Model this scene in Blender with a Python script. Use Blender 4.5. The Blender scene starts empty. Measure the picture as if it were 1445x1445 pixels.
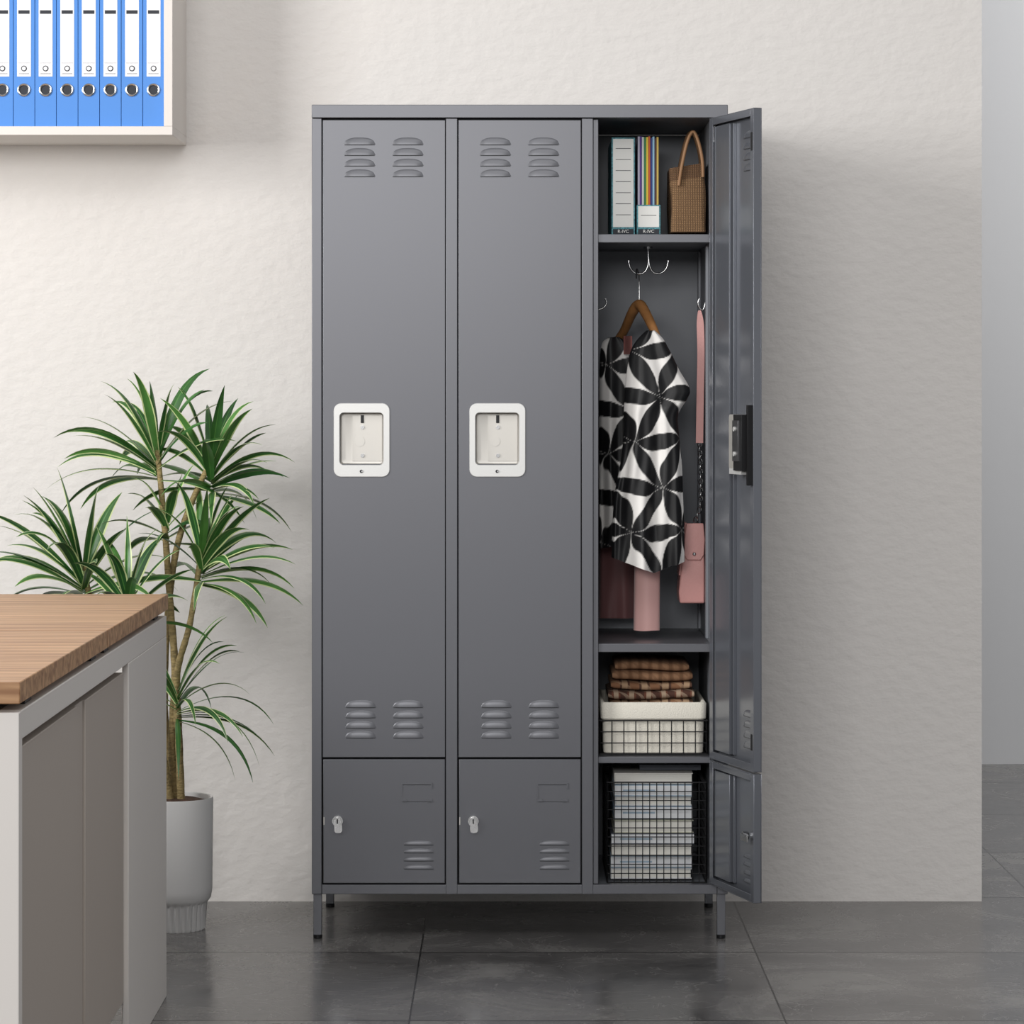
import bpy, bmesh, math, random
from mathutils import Matrix, Vector, noise
random.seed(7)
scene=bpy.context.scene
scene.view_settings.view_transform='Standard'
scene.view_settings.look='None'
pi=math.pi
# ---------- colour + material helpers ----------
def lin(c):
    c=c/255.0
    return c/12.92 if c<=0.04045 else ((c+0.055)/1.055)**2.4
def C(r,g,b): return (lin(r),lin(g),lin(b),1)
def mat(name,rgb,rough=0.5,metal=0.0,bump=0.0,bscale=50,var=0.0,vscale=5,stretch=(1,1,1),spec=0.5,coat=0,attr=None,sheen=0):
    m=bpy.data.materials.new(name); m.use_nodes=True
    nt=m.node_tree; N=nt.nodes; L=nt.links
    b=N['Principled BSDF']
    b.inputs['Base Color'].default_value=C(*rgb)
    b.inputs['Roughness'].default_value=rough
    b.inputs['Metallic'].default_value=metal
    b.inputs['Specular IOR Level'].default_value=spec
    b.inputs['Coat Weight'].default_value=coat
    b.inputs['Sheen Weight'].default_value=sheen
    if attr:
        a=N.new('ShaderNodeAttribute'); a.attribute_name=attr
        L.new(a.outputs['Color'],b.inputs['Base Color'])
    if bump or var:
        tc=N.new('ShaderNodeTexCoord'); mp=N.new('ShaderNodeMapping'); mp.inputs['Scale'].default_value=stretch
        L.new(tc.outputs['Object'],mp.inputs['Vector'])
    if bump:
        n=N.new('ShaderNodeTexNoise'); n.inputs['Scale'].default_value=bscale; n.inputs['Detail'].default_value=5
        L.new(mp.outputs[0],n.inputs['Vector'])
        bp=N.new('ShaderNodeBump'); bp.inputs['Strength'].default_value=bump; bp.inputs['Distance'].default_value=0.01
        L.new(n.outputs['Fac'],bp.inputs['Height']); L.new(bp.outputs[0],b.inputs['Normal'])
    if var:
        n=N.new('ShaderNodeTexNoise'); n.inputs['Scale'].default_value=vscale; n.inputs['Detail'].default_value=6
        L.new(mp.outputs[0],n.inputs['Vector'])
        r=N.new('ShaderNodeValToRGB')
        c=C(*rgb)
        r.color_ramp.elements[0].position=0.3; r.color_ramp.elements[1].position=0.7
        r.color_ramp.elements[0].color=tuple(x*(1-var) for x in c[:3])+(1,)
        r.color_ramp.elements[1].color=tuple(min(1,x*(1+var)) for x in c[:3])+(1,)
        L.new(n.outputs['Fac'],r.inputs['Fac']); L.new(r.outputs[0],b.inputs['Base Color'])
    return m
def weave_mat(name,c_hi,c_lo,scale):
    m=bpy.data.materials.new(name); m.use_nodes=True; nt=m.node_tree;N=nt.nodes;L=nt.links;b=N['Principled BSDF']; b.inputs['Roughness'].default_value=.9
    tc=N.new('ShaderNodeTexCoord'); ws=[]
    for d,s in (('X',scale),('Z',scale*1.3)):
        w=N.new('ShaderNodeTexWave'); w.bands_direction=d; w.inputs['Scale'].default_value=s; w.inputs['Distortion'].default_value=1.2; w.inputs['Detail Scale'].default_value=2; L.new(tc.outputs['Object'],w.inputs['Vector']); ws.append(w)
    mx=N.new('ShaderNodeMath'); mx.operation='MULTIPLY'; L.new(ws[0].outputs['Fac'],mx.inputs[0]); L.new(ws[1].outputs['Fac'],mx.inputs[1])
    r=N.new('ShaderNodeValToRGB'); r.color_ramp.elements[0].color=C(*c_lo); r.color_ramp.elements[1].color=C(*c_hi); r.color_ramp.elements[1].position=.6
    L.new(mx.outputs[0],r.inputs['Fac']); L.new(r.outputs[0],b.inputs['Base Color'])
    bp=N.new('ShaderNodeBump'); bp.inputs['Strength'].default_value=.8; bp.inputs['Distance'].default_value=.003; L.new(mx.outputs[0],bp.inputs['Height']); L.new(bp.outputs[0],b.inputs['Normal'])
    return m
# ---------- mesh builder ----------
def empty(name,loc=(0,0,0)):
    e=bpy.data.objects.new(name,None); e.location=loc; e.empty_display_size=0.1
    scene.collection.objects.link(e); return e
class MB:
    def __init__(s,name,parent=None,xf=None,bevel=0,smooth=True,ang=35,seg=2):
        s.name=name;s.parent=parent;s.xf=xf or Matrix();s.bevel=bevel;s.smooth=smooth;s.ang=ang;s.seg=seg
        s.v=[];s.f=[];s.m=[];s.mats=[];s.col=[]
    def mi(s,m):
        if m not in s.mats: s.mats.append(m)
        return s.mats.index(m)
    def face(s,idx,m): s.f.append(idx); s.m.append(s.mi(m))
    def box(s,x0,x1,y0,y1,z0,z1,m,rot=None):
        b=len(s.v)
        P=[(x,y,z) for z in (z0,z1) for y in (y0,y1) for x in (x0,x1)]
        if rot is not None:
            c=Vector(((x0+x1)/2,(y0+y1)/2,(z0+z1)/2)); P=[tuple(c+rot@(Vector(p)-c)) for p in P]
        s.v+=P
        for q in ((0,2,3,1),(4,5,7,6),(0,1,5,4),(2,6,7,3),(0,4,6,2),(1,3,7,5)): s.face([b+i for i in q],m)
        return s
    def loft(s,loops,m,cap0=True,cap1=True,closed=True,mfn=None):
        b=len(s.v); n=len(loops[0])
        for l in loops: s.v+=[tuple(p) for p in l]
        for i in range(len(loops)-1):
            for j in range(n if closed else n-1):
                k=(j+1)%n
                s.face([b+i*n+j,b+i*n+k,b+(i+1)*n+k,b+(i+1)*n+j], mfn(i,j) if mfn else m)
        if cap0: s.face([b+j for j in range(n)][::-1],mfn(0,0) if mfn else m)
        if cap1: s.face([b+(len(loops)-1)*n+j for j in range(n)],mfn(len(loops)-2,0) if mfn else m)
        return s
    def tube(s,pts,r,m,n=8,closed=False):
        pts=[Vector(p) for p in pts]; loops=[]; N=len(pts)
        prev=None
        for i,p in enumerate(pts):
            if closed: t=pts[(i+1)%N]-pts[i-1]
            else: t=pts[min(i+1,N-1)]-pts[max(i-1,0)]
            t.normalize()
            if prev is None:
                a=Vector((0,1,0)) if abs(t.y)<0.9 else Vector((1,0,0))
                u=t.cross(a).normalized()
            else:
                u=(prev-t*prev.dot(t)).normalized()
            prev=u; w=t.cross(u)
            rr=r[i] if isinstance(r,(list,tuple)) else r
            loops.append([p+rr*(math.cos(2*pi*k/n)*u+math.sin(2*pi*k/n)*w) for k in range(n)])
        if closed: loops.append(loops[0]); s.loft(loops,m,False,False)
        else: s.loft(loops,m)
        return s
    def cyl(s,c,r,h,m,axis='z',n=24,r2=None):
        r2=r if r2 is None else r2; c=Vector(c); L=[]
        for rr,t in ((r,-h/2),(r2,h/2)):
            l=[]
            for k in range(n):
                a=2*pi*k/n; p=(rr*math.cos(a),rr*math.sin(a),t)
                if axis=='y': p=(p[0],p[2],p[1])
                if axis=='x': p=(p[2],p[0],p[1])
                l.append(c+Vector(p))
            L.append(l)
        return s.loft(L,m)
    def build(s):
        me=bpy.data.meshes.new(s.name); me.from_pydata([tuple(s.xf@Vector(p)) for p in s.v],[],s.f)
        for m in s.mats: me.materials.append(m)
        me.polygons.foreach_set('material_index',s.m)
        bm=bmesh.new(); bm.from_mesh(me); bmesh.ops.recalc_face_normals(bm,faces=bm.faces[:]); bm.to_mesh(me); bm.free()
        if s.col:
            a=me.color_attributes.new('Col','FLOAT_COLOR','POINT')
            for i,c in enumerate(s.col): a.data[i].color=c
        if s.smooth:
            me.shade_smooth()
            me.set_sharp_from_angle(angle=math.radians(s.ang))
        o=bpy.data.objects.new(s.name,me); scene.collection.objects.link(o)
        if s.bevel:
            md=o.modifiers.new('bev','BEVEL'); md.width=s.bevel; md.segments=s.seg; md.limit_method='ANGLE'; md.angle_limit=math.radians(50); md.harden_normals=False
        if s.parent:
            o.parent=s.parent; o.matrix_parent_inverse=Matrix.Translation(-Vector(s.parent.location))
        return o
def smoothpts(P,n=8):
    P=[Vector(p) for p in P]; out=[]
    for i in range(len(P)-1):
        p0=P[max(i-1,0)];p1=P[i];p2=P[i+1];p3=P[min(i+2,len(P)-1)]
        for k in range(n):
            t=k/n
            out.append(0.5*((2*p1)+(p2-p0)*t+(2*p0-5*p1+4*p2-p3)*t*t+(3*p1-p0-3*p2+p3)*t**3))
    out.append(P[-1]); return out
def rrect(x0,x1,z0,z1,r,y,n=5):
    out=[]
    for cx,cz,a0 in ((x1-r,z1-r,0),(x0+r,z1-r,pi/2),(x0+r,z0+r,pi),(x1-r,z0+r,1.5*pi)):
        for k in range(n+1):
            a=a0+pi/2*k/n; out.append((cx+r*math.cos(a),y,cz+r*math.sin(a)))
    return out
# ---------- camera constants: image pixels projected to depth y, 653 per metre at locker front ----------
EYE=1.187; DIST=6.7; FOC=4375.0
def X(u,y=0.0): return (u-722.5)*(DIST+y)/FOC
def Z(v,y=0.0): return EYE-(v-550)*(DIST+y)/FOC
# ---------- materials ----------
paint=mat('locker_paint',(103,104,109),0.36,0.35,0.015,600,spec=0.5)
paint_in_lit=mat('locker_paint_inside_lit',(122,125,131),0.42,0.1)  # locker grey lightened so the colour itself brightens the dim interior
dark=mat('dark_gap',(22,22,24),0.8)
slot=mat('louver_slot',(60,61,64),0.7)
steel=mat('brushed_steel',(212,212,210),0.38,0.35,0.02,300)
steel2=mat('recess_steel',(196,193,187),0.35,0.45)
chrome=mat('chrome',(200,200,200),0.2,1.0)
blackm=mat('black_metal',(32,32,34),0.4,0.5)
wallc=mat('plaster_white',(226,222,218),0.9,0,0.35,30,0.012,2,(1,1,1.5),spec=0.2)
hallc=mat('plaster_hall',(216,217,219),0.9,0,0.05,20,spec=0.2)
# ---------- room ----------
def floor_mat():
    m=bpy.data.materials.new('slate_tiles'); m.use_nodes=True; nt=m.node_tree;N=nt.nodes;L=nt.links;b=N['Principled BSDF']
    g=N.new('ShaderNodeNewGeometry'); sp=N.new('ShaderNodeSeparateXYZ'); L.new(g.outputs['Position'],sp.inputs[0])
    def M(op,a,bb):
        n=N.new('ShaderNodeMath'); n.operation=op
        for i,v in enumerate((a,bb)):
            if v is None: continue
            if isinstance(v,(int,float)): n.inputs[i].default_value=v
            else: L.new(v,n.inputs[i])
        return n.outputs[0]
    T=0.707
    xs=M('SUBTRACT',sp.outputs[0],-0.193); ys=M('SUBTRACT',sp.outputs[1],-0.16)
    dx=M('PINGPONG',xs,T/2); dy=M('PINGPONG',ys,T/2)
    gr=M('MAXIMUM',M('LESS_THAN',dx,0.0018),M('LESS_THAN',dy,0.0042))
    ix=M('FLOOR',M('DIVIDE',xs,T),None); iy=M('FLOOR',M('DIVIDE',ys,T),None)
    cb=N.new('ShaderNodeCombineXYZ'); L.new(M('MULTIPLY',ix,3.7),cb.inputs[0]); L.new(M('MULTIPLY',iy,5.3),cb.inputs[1]); L.new(M('ADD',M('MULTIPLY',ix,2.1),M('MULTIPLY',iy,1.3)),cb.inputs[2])
    va=N.new('ShaderNodeVectorMath'); va.operation='ADD'; L.new(g.outputs['Position'],va.inputs[0]); L.new(cb.outputs[0],va.inputs[1])
    n1=N.new('ShaderNodeTexNoise'); n1.inputs['Scale'].default_value=2.6; n1.inputs['Detail'].default_value=14; n1.inputs['Roughness'].default_value=0.68; n1.inputs['Distortion'].default_value=0.6
    L.new(va.outputs[0],n1.inputs['Vector'])
    r=N.new('ShaderNodeValToRGB'); e=r.color_ramp.elements
    e[0].position=0.33; e[0].color=C(76,75,75); e[1].position=0.7; e[1].color=C(138,136,133)
    x=r.color_ramp.elements.new(0.5); x.color=C(101,99,98)
    L.new(n1.outputs['Fac'],r.inputs['Fac'])
    n2=N.new('ShaderNodeTexNoise'); n2.inputs['Scale'].default_value=5; n2.inputs['Detail'].default_value=10; n2.inputs['Distortion'].default_value=2.5
    L.new(va.outputs[0],n2.inputs['Vector'])
    vein=M('LESS_THAN',M('ABSOLUTE',M('SUBTRACT',n2.outputs['Fac'],0.5),None),0.004)
    mx0=N.new('ShaderNodeMix'); mx0.data_type='RGBA'; L.new(M('MULTIPLY',vein,0.22),mx0.inputs[0]); L.new(r.outputs[0],mx0.inputs[6]); mx0.inputs[7].default_value=C(180,177,174)
    mx=N.new('ShaderNodeMix'); mx.data_type='RGBA'; L.new(gr,mx.inputs[0]); L.new(mx0.outputs[2],mx.inputs[6]); mx.inputs[7].default_value=C(44,43,43)
    L.new(mx.outputs[2],b.inputs['Base Color'])
    rr=N.new('ShaderNodeMapRange'); rr.inputs[1].default_value=.3; rr.inputs[2].default_value=.7; rr.inputs[3].default_value=0.12; rr.inputs[4].default_value=0.34; L.new(n1.outputs['Fac'],rr.inputs[0]); L.new(rr.outputs[0],b.inputs['Roughness'])
    bp=N.new('ShaderNodeBump'); bp.inputs['Strength'].default_value=0.1; bp.inputs['Distance'].default_value=0.003
    L.new(M('SUBTRACT',n1.outputs['Fac'],gr),bp.inputs['Height']); L.new(bp.outputs[0],b.inputs['Normal'])
    return m
MB('floor',smooth=False).box(-4.5,4.5,-8.5,3.4,-0.1,0,floor_mat()).build()
MB('wall_back',smooth=False).box(-4.5,1.09,0.493,0.64,0,3.2,wallc).build()
MB('wall_hall',smooth=False).box(-4.5,4.5,3.13,3.3,0,3.2,hallc).build()
# ---------- locker ----------
lk=empty('storage_locker',(X(733),0.22,0))
x0,x1=X(440),X(1027); zt=Z(148)
post=[(440,454),(629,645.5),(821,837),(1012,1027)]
fr=MB('frame',lk,bevel=0.0012)
for a,b in post: fr.box(X(a),X(b),0,0.02,Z(1262),Z(167),paint)
fr.box(X(454),X(1012),0.001,0.02,Z(1262),Z(1248.5),paint)
fr.box(x0,x1,-0.006,0.452,Z(166.5),zt,paint)
fr.box(X(837),X(844.5),0.006,0.02,Z(1248),Z(168),paint)
fr.build()
ca=MB('carcass',lk,bevel=0.0008)
zb=Z(1250)
ca.box(x0,x0+0.002,0.02,0.45,Z(1262),Z(167),paint).box(x1-0.002,x1,0.02,0.45,Z(1262),Z(167),paint)
ca.box(x0+.002,x1-.002,0.448,0.45,Z(1262),Z(167),paint_in_lit)
ca.box(x0+.002,x1-.002,0.02,0.448,Z(1262),zb,paint_in_lit)
for a,b in ((634,641),(826,838)): ca.box(X(a),X(b),0.02,0.448,zb,Z(167),paint_in_lit)
ca.box(0.430,0.438,0.02,0.448,zb,Z(167),paint_in_lit)
for k,(yy) in enumerate((0.08,0.36)):
    ca.box(0.424,0.430,yy,yy+0.028,Z(905),Z(345),paint_in_lit)
ca.build()
sh=MB('shelves',lk,bevel=0.0012)
xl,xr=X(838),0.430
for v0,v1 in ((330,342),(909,921),(1069,1078)):
    sh.box(xl,xr,0.012,0.447,Z(v1),Z(v0),paint)
for a,b in ((454,634),(641,826)):
    sh.box(X(a),X(b),0.03,0.447,Z(1072),Z(1068),paint_in_lit)
sh.build()
lg=MB('legs',lk,bevel=0.001)
for u in (442,1012):
    lg.box(X(u),X(u)+0.018,0.004,0.022,0.008,Z(1262),paint).cyl((X(u)+.009,0.013,0.004),0.010,0.008,blackm,n=16)
for u in (-0.4326+0.006,0.4663-0.024):
    lg.box(u,u+0.018,0.41,0.428,0.008,Z(1262),paint).cyl((u+.009,0.419,0.004),0.010,0.008,blackm,n=16)
lg.build()
def louver(b,xa,xb,zc,h=0.0155,d=0.0032,sgn=-1,yb=0.0,m=None):
    m=m or paint; nu,nv=16,6; xc=(xa+xb)/2; hw=(xb-xa)/2
    base=len(b.v)
    for j in range(nv+1):
        t=j/nv
        for i in range(nu+1):
            u=-1+2*i/nu; a=max(0,1-abs(u)**2.6)**0.5
            z=zc+h*a*t
            y=yb+sgn*d*a*math.cos(t*pi/2)**0.6*min(1,a*1.2)
            b.v.append((xc+hw*u,y,z))
    for j in range(nv):
        for i in range(nu):
            p=base+j*(nu+1)+i; b.face([p,p+1,p+nu+2,p+nu+1],m)
    base=len(b.v)
    for i in range(nu+1):
        u=-1+2*i/nu; a=max(0,1-abs(u)**2.6)**0.5
        b.v.append((xc+hw*u,yb+sgn*0.0004,zc)); b.v.append((xc+hw*u,yb+sgn*d*a*min(1,a*1.2),zc))
    for i in range(nu): b.face([base+2*i,base+2*i+2,base+2*i+3,base+2*i+1],slot)
    b.box(xa+.002,xb-.002,yb+(sgn*.0006 if sgn<0 else 0),yb+(0 if sgn<0 else .0006),zc-.0016,zc,slot)
def plate_hole(b,x0,x1,z0,z1,a0,a1,c0,c1,y0,y1,m):
    o=[(x0,z0),(x1,z0),(x1,z1),(x0,z1)]; i=[(a0,c0),(a1,c0),(a1,c1),(a0,c1)]
    b.loft([[(x,y1,z) for x,z in i],[(x,y1,z) for x,z in o],[(x,y0,z) for x,z in o],[(x,y0,z) for x,z in i],[(x,y1,z) for x,z in i]],m,False,False)
for k,o in enumerate((0,191.5)):
    d=MB('door_upper_%d'%(k+1),lk,bevel=0.0014)
    plate_hole(d,X(455.3+o),X(628+o),Z(1069),Z(169),X(480+o),X(541+o),Z(655),Z(582),0.0,0.018,paint)
    d.build()
    lv=MB('louvers_upper_%d'%(k+1),lk,ang=60)
    for xa in (485,553):
        for z in (204,219,234,249): louver(lv,X(xa+o),X(xa+45+o),Z(z))
    for xa in (487,554):
        for z in (998,1012.5,1027,1041): louver(lv,X(xa+o),X(xa+44+o),Z(z))
    lv.build()
    h=MB('recessed_handle_%d'%(k+1),lk,ang=28)
    A=lambda e,y,r:rrect(X(471+o)+e,X(550+o)-e,Z(673)+e,Z(569)-e,r,y)
    B=lambda e,y,r:rrect(X(479.5+o)+e,X(541+o)-e,Z(656)+e,Z(582.5)-e,r,y)
    h.loft([A(0,0.0002,.016),A(0.0,-0.0022,.016),A(0.001,-0.0030,.015),B(-0.001,-0.0030,.0095),B(0,-0.002,.0085)],steel,False,False)
    h.loft([B(0,-0.002,.0085),B(0.0005,0.018,.008),B(0.003,0.0208,.006),B(0.010,0.0212,.004)],steel2,False,True)
    h.box(X(497+o),X(541+o)-.004,0.0185,0.0212,Z(651),Z(587),steel2)
    for v in (603,643): h.cyl((X(511+o),0.0175,Z(v)),0.0042,0.004,chrome,'y',16)
    h.cyl((X(510+o),-0.0035,Z(665)),0.0035,0.003,blackm,'y',16)
    h.cyl((X(511+o),-0.0050,Z(665)),0.002,0.001,chrome,'y',16)
    h.cyl((X(507+o),0.0180,Z(623)),0.011,0.0012,steel2,'y',28)
    h.box(X(508.5+o),X(513+o),0.0165,0.0186,Z(597),Z(586),blackm)
    h.build()
    d=MB('door_lower_%d'%(k+1),lk,bevel=0.0014)
    d.box(X(456+o),X(628+o),0,0.018,Z(1246.5),Z(1071.5),paint)
    d.build()
    lv=MB('louvers_lower_%d'%(k+1),lk,ang=60)
    for z in (1192,1203,1214.5,1226): louver(lv,X(569+o),X(613+o),Z(z),0.0085,0.0022)
    xa,xb,za,zbb=X(566+o),X(610+o),Z(1131),Z(1105)
    lv.box(xa,xb,-0.0015,0,zbb-0.003,zbb,paint).box(xa,xa+.003,-0.0015,0,za,zbb-.003,paint)
    lv.box(xa,xa+.012,-0.003,0,za,za+.005,paint).box(xb-.012,xb,-0.003,0,za,za+.005,paint).box(xb-.003,xb,-.003,0,zbb-.012,zbb,paint)
    lv.box(xa+.003,xb,-.0004,0,zbb-.0045,zbb-.003,slot)
    lv.box(xa+.003,xb-.003,-.0004,0,za-.0012,za,slot)
    lv.build()
    l=MB('cam_lock_%d'%(k+1),lk,ang=40)
    cx,cz=X(476.5+o),Z(1158)
    l.cyl((cx,-0.004,cz),0.0115,0.009,chrome,'y',28).cyl((cx,-0.010,cz),0.0085,0.006,chrome,'y',28,0.0095)
    l.box(cx-.0015,cx+.0015,-.0137,-.0128,cz-.005,cz+.005,blackm)
    l.loft([rrect(cx-.007,cx+.010,cz-.026,cz-.006,.006,y) for y in (0,-.006)],chrome)
    l.box(X(456.5+o),X(458+o),-.0006,0,Z(1164),Z(1153),steel2)
    l.build()
gp=MB('gap_shade_strips',lk,smooth=False)  # near-black strips behind the door gaps, shade of the gaps as colour
for a,b in ((454.2,634),(641,826)):
    gp.box(X(a),X(a)+.006,0.0185,0.022,Z(1248),Z(167),dark); gp.box(X(b)-.02,X(b),0.0185,0.022,Z(1248),Z(167),dark)
    gp.box(X(a)+.006,X(b)-.02,0.0185,0.022,Z(1075),Z(1065),dark)
    gp.box(X(a)+.006,X(b)-.02,0.0185,0.022,Z(172),Z(167),dark); gp.box(X(a)+.006,X(b)-.02,0.0185,0.022,Z(1248),Z(1243),dark)
gp.build()
# open door, modelled in its closed pose about the hinge and then swung
HX=0.4435
M=Matrix.Translation((HX,-0.003,0))@Matrix.Rotation(math.radians(106.5),4,'Z')
W=0.266
paint_d=mat('locker_paint_door_inside',(112,115,122),0.22,0.4,0.02,500)
def open_door(nm,za,zb,holes):
    d=MB(nm,lk,xf=M,bevel=0.001)
    P_=paint_d
    d.box(-W,0,0,0.002,za,zb,P_)
    d.box(-W,-W+.002,0.002,0.018,za,zb,P_).box(-0.002,0,0.002,0.018,za,zb,P_)
    d.box(-W,0,0.002,0.018,za,za+.002,P_).box(-W,0,0.002,0.018,zb-.002,zb,P_)
    d.box(-W+.002,-W+.020,0.016,0.018,za+.002,zb-.002,P_)
    d.box(-0.020,-0.002,0.016,0.018,za+.002,zb-.002,P_)
    d.box(-W+.02,-.02,0.016,0.018,za+.002,za+.016,P_).box(-W+.02,-.02,0.016,0.018,zb-.016,zb-.002,P_)
    d.box(-0.112,-0.020,0.003,0.0145,za+.02,zb-.02,P_)
    d.box(-0.124,-0.118,0.002,0.0085,za+.02,zb-.02,P_)
    for z0,z1 in holes: d.box(-W+.007,-W+.017,0.0178,0.0186,z0,z1,dark)
    return d.build()
open_door('door_upper_3',Z(1069),Z(167.5),[(Z(1040),Z(1018)),(Z(225),Z(200))])
open_door('door_lower_3',Z(1246.5),Z(1071.5),[])
od=MB('door_fittings',lk,xf=M,bevel=0.0008)
lvz=[204,219,234,249,998,1012.5,1027,1041]
for z in lvz: louver(od,-0.235,-0.165,Z(z),0.014,0.002,1,0.0022,paint_d)
z0,z1=1.018,1.135
od.loft([rrect(-W+.055,-.135,z0,z1,.008,y) for y in (0.002,.024)],steel2)
od.box(-W+.012,-W+.062,0.018,0.040,z0,z1,blackm)
od.box(-W+.024,-W+.058,0.040,0.044,z0+.02,z1-.012,mat('dark_steel',(120,120,122),.35,.9))
od.box(-W+.004,-W+.012,0.018,0.030,z0-.03,z1+.02,blackm)
od.cyl((-W+.04,.046,z0+.035),.005,.004,steel,'y',16).cyl((-W+.04,.046,z1-.03),.005,.004,steel,'y',16)
od.box(-W+.03,-W+.1,0.018,0.035,z0-.008,z0+.004,steel)
zl=Z(1158)
od.cyl((-W+.035,.024,zl),.010,.012,chrome,'y',20).box(-W+.001,-W+.04,.03,.033,zl-.008,zl+.006,chrome)
od.cyl((-W+.035,-.004,zl),.0115,.009,chrome,'y',28)
for z in (1192,1203,1214.5,1226): louver(od,-0.235,-0.165,Z(z),0.008,0.0018,1,0.0022,paint_d)
od.loft([rrect(-W+.022,-W+.142,Z(673),Z(569),.016,y) for y in (0,-.005)],steel)
od.build()
hg=MB('hinges',lk,bevel=0.0005)
for v in (187,620,1045,1095,1225):
    hg.cyl((X(1008.5),-.006,Z(v)),0.004,0.035,chrome,n=14)
hg.box(X(1001),X(1008),-.009,-.006,Z(201),Z(175),chrome)
hg.build()
# hooks
hk=MB('coat_hooks',lk,ang=60)
yh=0.21
def P(u,v,y): return (X(u,y),y,Z(v,y))
hk.tube(smoothpts([P(914,347,yh),P(915,362,yh),P(914,376,yh),P(908,385,yh),P(898,386,yh),P(890,379,yh),P(887,369,yh)],6),0.0022,chrome)
hk.tube(smoothpts([P(914,347,yh),P(915,362,yh),P(917,376,yh),P(923,385,yh),P(933,385,yh),P(940,379,yh),P(943,369,yh)],6),0.0022,chrome)
hk.cyl((X(914.5,yh),yh,Z(342)-.002),.010,.004,chrome)
yy=.25
hk.tube(smoothpts([P(838,440,yy),P(845,437,yy),P(852,434,yy),P(856,427,yy),P(854,421,yy)],6),0.002,chrome)
yy=.17
hk.tube(smoothpts([(0.430,yy,Z(425,yy)),P(992,437,yy),P(987,434,yy),P(985,427,yy),P(987,421,yy)],6),0.002,chrome)
for u in (887,943): hk.cyl(P(u,369,yh),.0035,.004,chrome,n=12)
hk.build()
# ---------- hanger ----------
woodh=mat('hanger_wood',(168,118,72),0.4,0,0.05,60,0.15,30)
hn=MB('coat_hanger',ang=60)
yg=0.21
hn.tube(smoothpts([P(898,393,yg-.010),P(898,383,yg-.004),P(899,380,yg+.002),P(901,386,yg+.008),P(902,400,yg+.004),P(902,430,yg)],6),0.0016,chrome)
hp=smoothpts([P(868,484,yg+.13),P(880,468,yg+.10),P(893,440,yg+.03),P(902,430,yg),P(910,440,yg-.03),P(921,462,yg-.09),P(928,478,yg-.11)],6)
n=len(hp)
hn.tube(hp,[0.008+0.004*math.sin(pi*i/(n-1)) for i in range(n)],woodh,12)
hn.build()
# ---------- blouse ----------
def pattern(u,v,L=0.115,w=0.0205):
    u+=0.005*math.sin(v*37)+.01; v+=0.005*math.sin(u*41+1)
    best=0
    e1=(L,0.0); e2=(L*0.5,L*0.866)
    j=v/e2[1]
    for jj in (math.floor(j)-1,math.floor(j),math.floor(j)+1,math.floor(j)+2):
        i=(u-jj*e2[0])/L
        for ii in range(math.floor(i)-1,math.floor(i)+3):
            px=ii*e1[0]+jj*e2[0]; pz=jj*e2[1]
            du=u-px; dv=v-pz
            if du*du+dv*dv>L*L: continue
            for q in range(6):
                a=q*pi/3
                t=(du*math.cos(a)+dv*math.sin(a))/(L*.96); s=abs(-du*math.sin(a)+dv*math.cos(a))
                if 0<t<1:
                    k=w*(math.sin(pi*t)*0.9)*(1.1-.2*t)-s
                    best=max(best,min(1,max(0,k/0.0012+0.5)))
    return best
black=C(20,20,22); white=C(240,237,233)
clothm=mat('printed_satin',(255,255,255),0.5,0,attr='Col',spec=0.4)
def garment(name,rows,yc,hd,parent,m,nu=220,nv=230,folds=5,amp=.012,slant=None,ph=0.0,colored=True,cap=False,off=(0,0)):
    """rows: (v,left,right) outline in image pixels; lofted closed cloth shell with folds"""
    b=MB(name,parent,ang=80)
    R=[(v,l,r) for v,l,r in rows]
    tot=R[-1][0]-R[0][0]; loops=[]
    sp=smoothpts([(v,l,r) for v,l,r in R],24)
    def at(t):
        v=R[0][0]+t*tot
        for i in range(len(sp)-1):
            if sp[i][0]<=v<=sp[i+1][0]+1e-6:
                k=(v-sp[i][0])/max(1e-6,sp[i+1][0]-sp[i][0]); return v,sp[i][1]*(1-k)+sp[i+1][1]*k,sp[i][2]*(1-k)+sp[i+1][2]*k
        return v,sp[-1][1],sp[-1][2]
    for j in range(nv):
        t=j/(nv-1); v,l,r=at(t); z=Z(v,yc); xa,xb=X(l,yc),X(r,yc); xc=(xa+xb)/2; hw=(xb-xa)/2
        lp=[]
        for i in range(nu):
            a=2*pi*i/nu; c,s=math.cos(a),math.sin(a)
            f=amp*(0.25+0.75*t)*math.sin(folds*a+ph+2.0*t+0.8*math.sin(5*t+a))*abs(s)
            f+=amp*0.5*math.sin(2.3*folds*a-3*t)*abs(s)*t
            x=xc+hw*c; y=yc-hd*(0.35+0.65*min(1,t*3))*s*abs(s)**-0.2 if abs(s)>1e-4 else yc
            y=y+f
            zz=z+(slant(c)*t**3 if slant else 0)+ (noise.noise((x*30,z*20,ph))*0.002)
            lp.append((x,y,zz))
            if colored:
                k=pattern(x+off[0]+(0.5*(y-yc) if s>0 else -0.5*(y-yc)),zz+off[1]); b.col.append(tuple(white[q]*(1-k)+black[q]*k for q in range(3))+(1,))
        loops.append(lp)
    b.loft(loops,m,True,cap)
    return b.build()
bl=empty('patterned_blouse',(X(915,.1),.12,Z(600)))
frontrows=[(466,912,924),(478,900,936),(495,890,945),(520,885,958),(548,882,973),(562,881,970),(585,880,957),(610,880,958),(650,876,962),(700,867,964),(750,864,966),(788,863,966)]
garment('front_drape',frontrows,.09,.032,bl,clothm,slant=lambda c:-0.030+0.028*abs(c-0.15),ph=0.4,off=(.025,.02))
rearrows=[(476,858,874),(486,849,884),(520,846,895),(600,845,900),(700,845,905),(768,845,900)]
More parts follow.
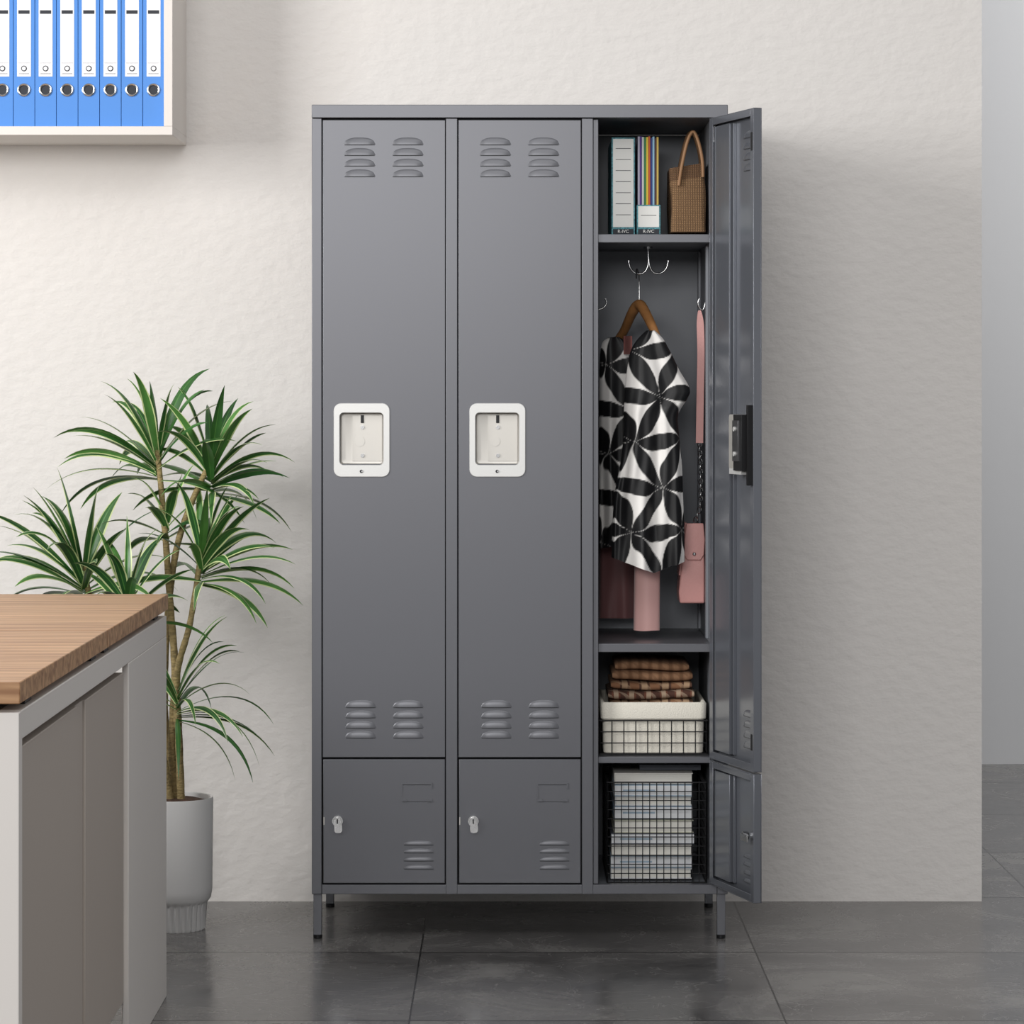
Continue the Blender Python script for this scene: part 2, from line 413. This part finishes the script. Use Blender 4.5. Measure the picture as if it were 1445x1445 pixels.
garment('rear_drape',rearrows,.27,.035,bl,clothm,nu=140,nv=180,slant=lambda c:-.01*abs(c),ph=2.1,folds=4,off=(.08,.05))
pinkl=mat('pink_lining',(196,128,122),0.6)
b=MB('neckline_lining',bl,ang=80)
b.loft([[P(880+3*t*4,474+v,yg-.02+.06*math.cos(pi*t)) for t in [k/8 for k in range(9)]] for v in (0,8,16,26)],pinkl,False,False,False)
b.build()
# ---------- hanging lower garments ----------
mauve=mat('mauve_cloth',(138,96,96),0.45,spec=.3,sheen=.3)
pinkc=mat('pink_cloth',(240,190,184),0.55,sheen=.3)
garment('mauve_skirt',[(560,852,888),(700,848,894),(780,846,896),(872,845,896)],.37,.026,None,mauve,nu=80,nv=30,folds=3,amp=.004,colored=False,cap=True)
garment('pink_trousers',[(600,899,928),(760,896,931),(889,894,931)],.175,.024,None,pinkc,nu=80,nv=30,folds=2,amp=.0012,colored=False,cap=True)
# ---------- handbag ----------
pinkb=mat('pink_leather',(226,166,160),0.38,0,0.08,250,coat=.2)
hy=.17
hb=empty('pink_handbag',(X(978,.18),.2,Z(800)))
b=MB('body',hb,bevel=0.004,seg=3,ang=50)
ya,yb=.155,.26
loops=[]
for v,l,r,dy in ((741,968,992,0.01),(760,965,993,0.004),(800,961,994,0),(835,957.5,994,0),(851,959,994,0.003)):
    loops.append([(X(l,hy),ya+dy,Z(v,hy)),(X(r,hy),ya+dy,Z(v,hy)),(X(r,hy),yb-dy,Z(v,hy)),(X(l,hy),yb-dy,Z(v,hy))])
b.loft(loops,pinkb); b.build()
b=MB('flap',hb,bevel=0.002,ang=50)
b.loft([[(X(l,hy),ya-.004,Z(v,hy)),(X(r,hy),ya-.004,Z(v,hy)),(X(r,hy),ya+.006,Z(v,hy)),(X(l,hy),ya+.006,Z(v,hy))] for v,l,r in ((738,968,992),(760,965,994),(782,964,993),(790,969,988))],pinkb)
b.loft([[(X(l,hy)-.003,y,Z(v,hy)) for y in (ya+.01,yb-.01)]+[(X(l,hy)+.004,y,Z(v,hy)) for y in (yb-.01,ya+.01)] for v,l in ((738,968),(770,964),(812,959.5))],pinkb)
b.cyl((X(979,hy),ya-.006,Z(781,hy)),.004,.004,chrome,'y',16)
b.build()
b=MB('chain_strap',hb,ang=60)
def chain(cp):
    acc=0; last=cp[0]; k=0
    for p in cp[1:]:
        acc+=(p-last).length; last=p
        if acc>0.0085:
            acc=0; k+=1
            u=Vector((1,0.2,0)).normalized() if k%2 else Vector((0.2,1,0)).normalized()
            b.tube([p+u*0.0042*math.cos(2*pi*q/12)+Vector((0,0,1))*0.0072*math.sin(2*pi*q/12) for q in range(12)],0.0014,chrome,6,True)
chain(smoothpts([P(979,740,.18),P(988,715,.18),P(989,680,.18),P(988,640,.18),P(987,622,.18)],12))
q=smoothpts([P(987,625,.18),P(988,560,.175),P(989,500,.17),P(988,455,.168),P(987,438,.168)],6); n=len(q)
b.loft([[(p.x-w_,p.y-.002,p.z),(p.x+w_,p.y-.004,p.z),(p.x+w_,p.y+.001,p.z),(p.x-w_,p.y+.002,p.z)] for i,p in enumerate(q) for w_ in [(.008 if i<n*.7 else .008-.006*(i-n*.7)/(n*.3))]],pinkb)
b.build()
# ---------- magazine files and tote on top shelf ----------
paper=mat('white_card',(236,236,232),0.7)
teal=mat('teal_speckle',(84,140,150),0.7,var=.6,vscale=260)
ink=mat('ink',(45,48,55),0.7)
def colour_card(n,c): return mat(n,c,0.6)
zs=Z(330)+.0006
def text(name,body,x,y,z,size,parent,m):
    cu=bpy.data.curves.new(name,'FONT'); cu.body=body; cu.size=size; cu.extrude=.0002; cu.align_x='CENTER'; cu.materials.append(m)
    o=bpy.data.objects.new(name,cu); o.rotation_euler=(pi/2,0,0); o.location=(x,y,z); scene.collection.objects.link(o)
    o.parent=parent; o.matrix_parent_inverse=Matrix.Translation(-Vector(parent.location))
y0=.08
def file_box(name,u0,u1,vt,full):
    e=empty(name,(X((u0+u1)/2,y0),.2,zs))
    xa,xb=X(u0,y0),X(u1,y0); zt=Z(vt,y0)
    b=MB('case',e,bevel=.0008)
    zf=zt if full else Z(289,y0)
    b.box(xa,xb,y0,y0+.003,zs,zf,teal).box(xa,xb,y0+.003,y0+.24,zs,zs+.003,teal).box(xa,xb,y0+.237,y0+.24,zs,zt-.004,teal)
    for x in (xa,xb-.002):
        b.loft([[(xx,y0+.003,zs+.003),(xx,y0+.237,zs+.003),(xx,y0+.237,zt-.004),(xx,y0+(.003 if full else .12),zt-.004),(xx,y0+.003,zf)] for xx in (x,x+.002)],teal)
    m=.003
    b.box(xa+m,xb-m,y0-.0008,y0,zs+.018,zf-m,paper)
    b.box(xa+.003,xb-.003,y0-.0008,y0,zs+.003,zs+.014,ink)
    n=7 if full else 1
    for k in range(n):
        zz=zs+.03+(zf-zs-.045)*(k+.6)/n
        b.box(xa+.009,xb-.009,y0-.0014,y0-.0008,zz,zz+.0012,ink)
    b.build()
    text('label_text','R-IVC',(xa+xb)/2,y0-.0012,zs+.0055,.010,e,paper)
    return e,xa,xb
file_box('magazine_file',863,896,194,True)
e,xa,xb=file_box('magazine_file',898.5,932,300,False)
b=MB('folders',e)
cols=[(196,190,210),(95,60,150),(225,225,220),(60,130,80),(230,200,60),(200,90,50),(40,60,130),(150,190,215),(90,60,60),(210,180,90)]
n=len(cols); w=(xb-xa-.006)/n
for k,c in enumerate(cols):
    b.box(xa+.003+w*k,xa+.003+w*(k+.88),y0+.012+random.uniform(0,.006),y0+.22,zs+.004,Z(192+random.uniform(0,3),y0+.01),colour_card('folder_%d'%k,c))
b.build()
jute=weave_mat('jute_weave',(170,134,96),(104,78,54),62)
jband=weave_mat('jute_cuff',(128,96,66),(90,66,46),62)
lea=mat('tan_leather',(150,112,78),0.6)
jb=empty('jute_tote_bag',(X(972,.1),.15,zs))
b=MB('body',jb,ang=60)
def tote(t,e=0):
    v=328-(328-230)*t
    l=948-2.5*t**2; r=996-1.5*t
    y1,y2=.06+.015*t,.27-.03*t
    xa,xb=X(l,.08)+e,X(r,.08)-e
    out=[]
    for p in rrect(xa,xb,y1+e,y2-e,.012,0,4):
        fx=(p[0]-xa)/(xb-xa)
        out.append((p[0]+.0015*math.sin(p[2]*60+t*6),p[2]+.004*math.sin(t*5+p[0]*70),max(zs,Z(v,.08)-.012*t*(1-fx))))
    return out
b.loft([tote(k/10) for k in range(11)]+[tote(1,.003),tote(.6,.004)],jute,True,True,mfn=lambda i,j:jband if i in(8,9) else jute); b.build()
b=MB('handles',jb,ang=60)
for yy,o in ((.072,0),(.225,-3)):
    b.tube(smoothpts([P(958+o,262,yy-.006),P(962+o,235,yy-.004),P(970+o,200,yy),P(978+o,186,yy),P(985+o,198,yy),P(991+o,225,yy-.004),P(992+o,250,yy-.006)],6),.0036,lea,8)
b.build()
# ---------- fabric lined basket + scarves ----------
cream=mat('cream_canvas',(234,229,216),0.85,0,0.3,400)
zs3=Z(1069)+.0006
fb=empty('lined_wire_basket',(X(920,.05),.15,zs3))
b=MB('liner',fb,ang=50,bevel=.002)
xa,xb=X(848,.03),0.422; ya,yb=.035,.33; zt=Z(991,.03)
def ring(e,z): return [(p[0],p[2],z) for p in rrect(xa+e,xb-e,ya+e,yb-e,.015,0,5)]
b.loft([ring(.006,zs3+.004),ring(.004,zt-.035),ring(.0,zt-.038),ring(-.001,zt-.004),ring(.002,zt),ring(.008,zt-.002),ring(.010,zt-.05),ring(.012,zs3+.012)],cream,True,True)
b.build()
b=MB('wire',fb,smooth=True)
def wgrid(b,xa,xb,ya,yb,za,zb,nx,nz,ny,r,m):
    for k in range(nx+1):
        x=xa+(xb-xa)*k/nx
        for y in (ya,yb): b.tube([(x,y,za),(x,y,zb)],r,m,6)
    for k in range(ny+1):
        y=ya+(yb-ya)*k/ny
        for x in (xa,xb): b.tube([(x,y,za),(x,y,zb)],r,m,6)
    for k in range(nz+1):
        z=za+(zb-za)*k/nz
        rr=r*1.5 if k in (0,nz) else r
        b.tube([(xa,ya,z),(xb,ya,z)],rr,m,6).tube([(xa,yb,z),(xb,yb,z)],rr,m,6).tube([(xa,ya,z),(xa,yb,z)],rr,m,6).tube([(xb,ya,z),(xb,yb,z)],rr,m,6)
wgrid(b,xa-.002,xb+.002,ya-.002,yb+.002,zs3+.003,zt-.04,9,3,10,.0011,blackm)
b.build()
sc=empty('folded_scarves',(X(918,.15),.18,Z(990)))
def plaid(n,c1,c2,c3,s):
    m=bpy.data.materials.new(n); m.use_nodes=True; nt=m.node_tree;N=nt.nodes;L=nt.links;b=N['Principled BSDF']; b.inputs['Roughness'].default_value=.95
    tc=N.new('ShaderNodeTexCoord'); w=N.new('ShaderNodeTexWave'); w.inputs['Scale'].default_value=s; w.inputs['Distortion'].default_value=1.5; w.bands_direction='X'
    w2=N.new('ShaderNodeTexWave'); w2.inputs['Scale'].default_value=s*2.1; w2.bands_direction='DIAGONAL'; w2.inputs['Distortion'].default_value=1
    L.new(tc.outputs['Object'],w.inputs['Vector']);L.new(tc.outputs['Object'],w2.inputs['Vector'])
    r=N.new('ShaderNodeValToRGB'); r.color_ramp.interpolation='CONSTANT'; e=r.color_ramp.elements; e[0].color=C(*c1); e[1].position=.45; e[1].color=C(*c2); q=e.new(.8); q.color=C(*c3)
    L.new(w.outputs['Fac'],r.inputs['Fac'])
    mx=N.new('ShaderNodeMix'); mx.data_type='RGBA'; mx.inputs[7].default_value=C(*c3)
    mm=N.new('ShaderNodeMath'); mm.operation='GREATER_THAN'; mm.inputs[1].default_value=.8; L.new(w2.outputs['Fac'],mm.inputs[0])
    mu=N.new('ShaderNodeMath'); mu.operation='MULTIPLY'; mu.inputs[1].default_value=.5; L.new(mm.outputs[0],mu.inputs[0]); L.new(mu.outputs[0],mx.inputs[0])
    L.new(r.outputs[0],mx.inputs[6]); L.new(mx.outputs[2],b.inputs['Base Color']); return m
pl1=plaid('scarf_plain',(158,120,90),(146,108,80),(126,92,66),14)
pl2=plaid('scarf_plaid_dark',(78,50,40),(108,68,52),(170,148,126),9)
pl3=plaid('scarf_plaid_light',(140,100,72),(92,64,50),(176,146,116),7)
def fold(b,l,r,vt,vb,m,dy=0,seed=0):
    ya,yb=.09+dy,.30+dy; y=.1
    xa,xb=X(l,y),X(r,y); z0,z1=Z(vb,y),Z(vt,y); L_=[]
    nx=24
    for i in range(nx+1):
        t=i/nx; x=xa+(xb-xa)*t; h=(z1-z0)/2*(1-.35*max(0,abs(2*t-1)-.9)*10); zc=(z0+z1)/2+.002*math.sin(t*5+seed)
        lp=[]
        for k in range(20):
            a=2*pi*k/20; yy=(ya+yb)/2+(yb-ya)/2*math.copysign(abs(math.cos(a))**.35,math.cos(a))+.005*math.sin(t*7+seed)
            lp.append((x,yy,zc+h*math.copysign(abs(math.sin(a))**.6,math.sin(a))))
        L_.append(lp)
    b.loft(L_,m)
b=MB('stack',sc,ang=70)
fold(b,868,972,933,947,pl1,.0,0); fold(b,864,977,946,961,pl1,-.004,1); fold(b,862,976,961,974,pl3,.0,2); fold(b,858,979,973,987,pl2,-.006,3); fold(b,862,978,986,1004,pl3,-.002,4)
fold(b,866,976,1003,1030,pl2,0,5); fold(b,866,976,1029,1052,pl1,0,6)
b.build()
# ---------- wire basket with books ----------
zf=zb+.0004
wb=MB('wire_basket',smooth=True)
xa,xb=X(857,.03),0.4215
wgrid(wb,xa,xb,.03,.34,zf+.002,Z(1104,.03),14,11,14,.0011,blackm)
for k in range(9):
    x=xa+(xb-xa)*k/8; wb.tube([(x,.03,zf+.002),(x,.34,zf+.002)],.0011,blackm,6)
wb.build()
bs=MB('book_stack',bevel=.0006)
pg=mat('book_pages',(230,228,220),0.8,0,0,1,.1,8,(1,1,400)); cv=[mat('cover_%d'%k,c,0.5) for k,c in enumerate([(222,224,226),(160,180,196),(232,229,222),(80,84,94),(198,198,180),(150,170,188)])]
hts=[(1226,1243,862),(1208,1225,862),(1192,1207,863),(1176,1191,862),(1157,1175,866),(1138,1156,866),(1124,1137,868),(1107,1123,866),(1091,1106,867)]
for k,(vt,vb,l) in enumerate(hts):
    yy=.06; dy=random.uniform(-.006,.006); xa,xb=X(l,yy),X(978+random.uniform(-2,2),yy); z1,z0=Z(vt,yy),Z(vb,yy)
    if k==0: z0=zf+.0045
    c=cv[k%len(cv)]
    bs.box(xa,xb,yy+dy,.30+dy,z0,z0+.002,c).box(xa,xb,yy+dy,.30+dy,z1-.002,z1,c)
    bs.box(xa+.002,xb-.002,yy+dy+.003,.297+dy,z0+.002,z1-.002,pg)
    if k%3!=1: bs.box(xa,xa+.0015,yy+dy,.30+dy,z0+.002,z1-.002,c)
    if k%2: bs.box(xa,xb,yy+dy,yy+dy+.002,z0+.002,z1-.002,cv[0]); bs.box(xa+.02,xa+.09,yy+dy-.0004,yy+dy,(z0+z1)/2-.002,(z0+z1)/2+.002,cv[1])
bs.box(X(900,.2),X(985,.2),.10,.29,Z(1090,.06)+.0003,Z(1090,.06)+.012,cv[3])
bs.build()
# ---------- wall shelf + binders ----------
SW=6.9-DIST
ws=MB('wall_shelf',bevel=.001)
shc=mat('shelf_laminate',(226,220,214),0.6)
sx1=X(243.5,SW); sz0=Z(190.5,SW); th=.0195
sx0=sx1-1.15; sz1=sz0+.40
ws.box(sx0,sx1,SW,.493,sz0,sz0+th,shc).box(sx1-th,sx1,SW,.493,sz0+th,sz1,shc).box(sx0,sx0+th,SW,.493,sz0+th,sz1,shc).box(sx0,sx1,SW,.493,sz1,sz1+th,shc)
ws.box(sx0+th,sx1-th,.483,.493,sz0+th,sz1,shc)
ws.build()
blue=mat('binder_blue',(66,134,214),0.45); lab=mat('binder_label',(236,236,238),0.6)
bd=MB('ring_binder_row',bevel=.0012,ang=40)
w=.0482; x=sx1-th-.0015
for k in range(21):
    xa,xb=x-w+.0012,x; yb=SW+.02; z0=sz0+th+.0005; z1=z0+.318; xm=(xa+xb)/2
    bd.box(xa,xb,yb,yb+.245,z0,z1,blue)
    bd.box(xa+.008,xb-.008,yb-.0006,yb,z0+.112,z1-.02,lab)
    bd.box(xa+.012,xb-.012,yb-.0012,yb-.0006,z0+.118,z0+.119,ink)
    bd.cyl((xm,yb-.001,z0+.130),.0065,.001,ink,'y',16).cyl((xm,yb-.0018,z0+.130),.0045,.001,lab,'y',14)
    bd.box(xa+.010,xb-.010,yb-.0012,yb-.0006,z0+.142,z0+.1425,ink); bd.box(xa+.011,xb-.011,yb-.0012,yb-.0006,z0+.252,z0+.260,ink)
    bd.tube([(xm+.0125*math.cos(2*pi*q/24),yb-.001,z0+.082+.0125*math.sin(2*pi*q/24)) for q in range(24)],.0026,chrome,8,True)
    bd.cyl((xm,yb,z0+.082),.0105,.001,ink,'y',20)
    x-=w
bd.build()
# ---------- desk ----------
def wood_mat():
    m=bpy.data.materials.new('oak_laminate'); m.use_nodes=True; nt=m.node_tree;N=nt.nodes;L=nt.links;b=N['Principled BSDF']; b.inputs['Roughness'].default_value=.45
    tc=N.new('ShaderNodeTexCoord'); mp=N.new('ShaderNodeMapping'); mp.inputs['Scale'].default_value=(1.2,26,26); L.new(tc.outputs['Object'],mp.inputs[0])
    n=N.new('ShaderNodeTexNoise'); n.inputs['Scale'].default_value=2.2; n.inputs['Detail'].default_value=8; n.inputs['Distortion'].default_value=.6; L.new(mp.outputs[0],n.inputs['Vector'])
    r=N.new('ShaderNodeValToRGB'); e=r.color_ramp.elements; e[0].position=.34; e[0].color=C(146,104,70); e[1].position=.64; e[1].color=C(204,162,120)
    L.new(n.outputs['Fac'],r.inputs['Fac']); L.new(r.outputs[0],b.inputs['Base Color']); return m
dk=empty('office_desk',(-1.2,-1.5,0))
DX=-.673; yf,yk=4.24-DIST,6.07-DIST; ym=(yf+yk)/2
wd=wood_mat(); wht=mat('desk_frame_white',(226,221,216),0.5); bge=mat('desk_panel_beige',(184,174,165),0.55)
b=MB('desktop',dk,bevel=.0015)
b.box(-1.75,DX,yf,ym-.0015,.757,.787,wd).box(-1.75,DX,ym+.0015,yk,.757,.787,wd); b.build()
b=MB('frame',dk,bevel=.0015)
b.box(-1.75,DX-.002,yf+.004,yf+.034,0,.745,wht)
b.box(DX-.035,DX-.003,yf+.034,yk-.004,.705,.745,wht)
b.box(DX-.015,DX-.003,yk-.60,yk-.004,0.0,.705,wht)
b.box(-1.75,-1.72,yf+.034,yk-.004,0,.745,wht)
for y in (yf+.15,ym-.08,ym+.08,yk-.1): b.box(DX-.05,DX-.012,y-.03,y+.03,.745,.757,blackm)
b.box(-1.72,-1.69,yf+.034,yk,.745,.757,blackm)
b.build()
b=MB('cabinet',dk,bevel=.0015)
yc1=4.87-DIST; yc2=5.45-DIST
b.box(-1.2,DX-.032,yf+.036,yc2,.115,.695,bge)
b.box(DX-.031,DX-.010,yf+.036,yc1,.11,.690,bge).box(DX-.031,DX-.014,yc1+.004,yc1+.09,.11,.690,bge).box(DX-.031,DX-.010,yc1+.094,yc2,.11,.690,bge)
b.box(-1.15,DX-.08,yf+.08,yc2-.05,0,.115,blackm)
b.build()
# ---------- plant ----------
pt=empty('potted_dracaena',(X(247,.13),.13,0))
pcx=X(247,.13); pcy=.13
potm=mat('pot_ceramic',(212,211,210),0.55); soil=mat('soil',(82,58,44),0.95,0,.8,90,.4,60)
b=MB('pot',pt,ang=40)
n=120
def lp(r,z,fl=0): return [((r-fl*(0.5+0.5*math.cos(30*2*pi*k/n)))*math.cos(2*pi*k/n)+pcx,(r-fl*(0.5+0.5*math.cos(30*2*pi*k/n)))*math.sin(2*pi*k/n)+pcy,z) for k in range(n)]
H=Z(1131,.05)
loops=[lp(.064,0,.003),lp(.067,.004,.004),lp(.071,.058,.004),lp(.073,.062,0),lp(.079,.070),lp(.082,.09),lp(.084,H-.004),lp(.0825,H),lp(.079,H-.001),lp(.078,H-.012)]
b.loft(loops,potm,True,False); b.build()
MB('soil',pt).loft([lp(.078,H-.012),lp(.05,H-.004),lp(.01,H-.002)],soil,True,True).build()
green=[mat('leaf_green_%d'%k,c,0.36,var=.25,vscale=14) for k,c in enumerate([(52,98,44),(76,124,58),(40,82,40)])]
edge=mat('leaf_edge_cream',(204,216,156),0.4)
bark=mat('dracaena_stem',(148,130,88),0.8,0,.5,120,.35,60,(1,1,3))
lf=MB('leaves',pt,ang=80); st=MB('stems',pt,ang=70)
def leaf(b,base,az,el,L,w,droop):
    n=14; p=Vector(base); d=Vector((math.cos(az)*math.cos(el),math.sin(az)*math.cos(el),math.sin(el)))
    g=green[random.choice((0,0,2,1))]; ed=random.random()<.8
    rows=[]
    side=Vector((-math.sin(az),math.cos(az),0)); tw=random.uniform(-1.1,1.1)
    for i in range(n+1):
        t=i/n
        ww=w*((0.5+1.25*t) if t<.4 else (1-((t-.4)/.6)**1.8))+.0002
        up=d.cross(side).normalized()*-1
        a=tw*(.4+.6*t)
        s=(side*math.cos(a)+up*math.sin(a)); nn=d.cross(s).normalized()
        rows.append([p+s*ww*q+nn*(-abs(q)*ww*.3) for q in (-1,-.74,-.10,.10,.74,1)])
        p=p+d*(L/n); p.y=min(p.y,.475)
        d=(d+Vector((0,0,-1))*droop*(0.2+1.2*t)/n).normalized()
    b.loft(rows,g,False,False,False,mfn=lambda i,j:edge if (j in (0,4) and ed) else (green[1] if j==2 else g))
def rosette(u,v,y,cnt,L,el0=-.2,el1=1.35,bias=None,spread=.05,w=.012,dr=(1.0,2.4)):
    c=Vector(P(u,v,y))
    for k in range(cnt):
        t=k/cnt
        az=k*2.399+random.uniform(-.2,.2)
        if bias is not None and random.random()<.45: az=bias+random.uniform(-.9,.9)
        el=el0+(el1-el0)*t**.8
        ll=L*random.uniform(.8,1.15)*(1-.15*t)
        leaf(lf,c+Vector((0,0,-spread+spread*1.3*t)),az,el,ll,w*random.uniform(.8,1.15),random.uniform(*dr))
rosette(222,645,.12,34,.24,0,1.45,bias=pi*.85)
rosette(298,665,.12,32,.205,-.1,1.4,bias=0)
rosette(284,792,.08,30,.22,-.1,1.35,bias=0)
rosette(118,812,.10,34,.27,.1,1.4,bias=pi,w=.0135)
rosette(180,850,.02,20,.19,.2,1.4)
rosette(250,985,.09,24,.24,-.2,1.25,bias=0,w=.007,dr=(1.6,3.2))
rosette(236,735,.12,14,.15,.1,1.3)
def stem(pts,r0,r1):
    q=smoothpts([P(*p) for p in pts],8); n=len(q)
    st.tube(q,[(r0+(r1-r0)*i/(n-1))*(1+.06*math.sin(i*2.2)) for i in range(n)],bark,10)
stem([(250,1140,.13),(243,1050,.13),(247,950,.12),(240,850,.12),(232,740,.12),(222,635,.12)],.010,.006)
stem([(256,1140,.12),(252,1030,.11),(250,950,.10),(268,880,.09),(284,780,.08)],.009,.006)
stem([(244,1140,.14),(232,1000,.15),(236,880,.14),(248,780,.13),(270,710,.12),(298,650,.12)],.009,.006)
stem([(242,1140,.12),(215,1000,.10),(170,900,.09),(130,850,.10),(118,795,.10)],.009,.006)
stem([(170,900,.09),(180,835,.02)],.006,.005)
stem([(247,1030,.13),(250,975,.09)],.006,.005)
lf.build(); st.build()
# ---------- light ----------
w=bpy.data.worlds.new('world'); scene.world=w; w.use_nodes=True
bg=w.node_tree.nodes['Background']; bg.inputs[0].default_value=(.99,.99,1,1); bg.inputs[1].default_value=.42
def area(name,loc,target,sx,sy,p,col=(1,1,1)):
    l=bpy.data.lights.new(name,'AREA'); l.shape='RECTANGLE'; l.size=sx; l.size_y=sy; l.energy=p; l.color=col
    o=bpy.data.objects.new(name,l); o.location=loc; o.rotation_euler=(Vector(target)-Vector(loc)).to_track_quat('-Z','Y').to_euler(); scene.collection.objects.link(o)
area('window_light',(-3.6,-2.6,2.3),(0.2,.3,1.0),1.4,1.6,135,(1,.99,.975))
area('overhead_area',(0.2,-2.4,3.3),(0.1,.2,.9),2.2,1.2,18,(1,.985,.97))  # weak area light from above, aimed at the locker
area('front_fill_softbox',(-1.0,-7.6,2.5),(0.1,.2,1.2),2.6,1.3,140,(1,.99,.98))  # added softbox behind the camera: sheen on the doors, fill for the interior
area('hall_fill',(2.6,1.6,3.0),(1.6,3.1,1.0),1.6,1.2,30,(1,.99,.98))  # added fill, out of view, to brighten the hall wall and floor
# ---------- camera ----------
cam=bpy.data.cameras.new('camera'); co=bpy.data.objects.new('camera',cam); scene.collection.objects.link(co)
co.location=(0,-DIST,EYE); co.rotation_euler=(pi/2,0,0); cam.sensor_width=36; cam.lens=FOC/1445*36; cam.shift_y=-(722.5-550)/1445
cam.clip_end=60
scene.camera=co
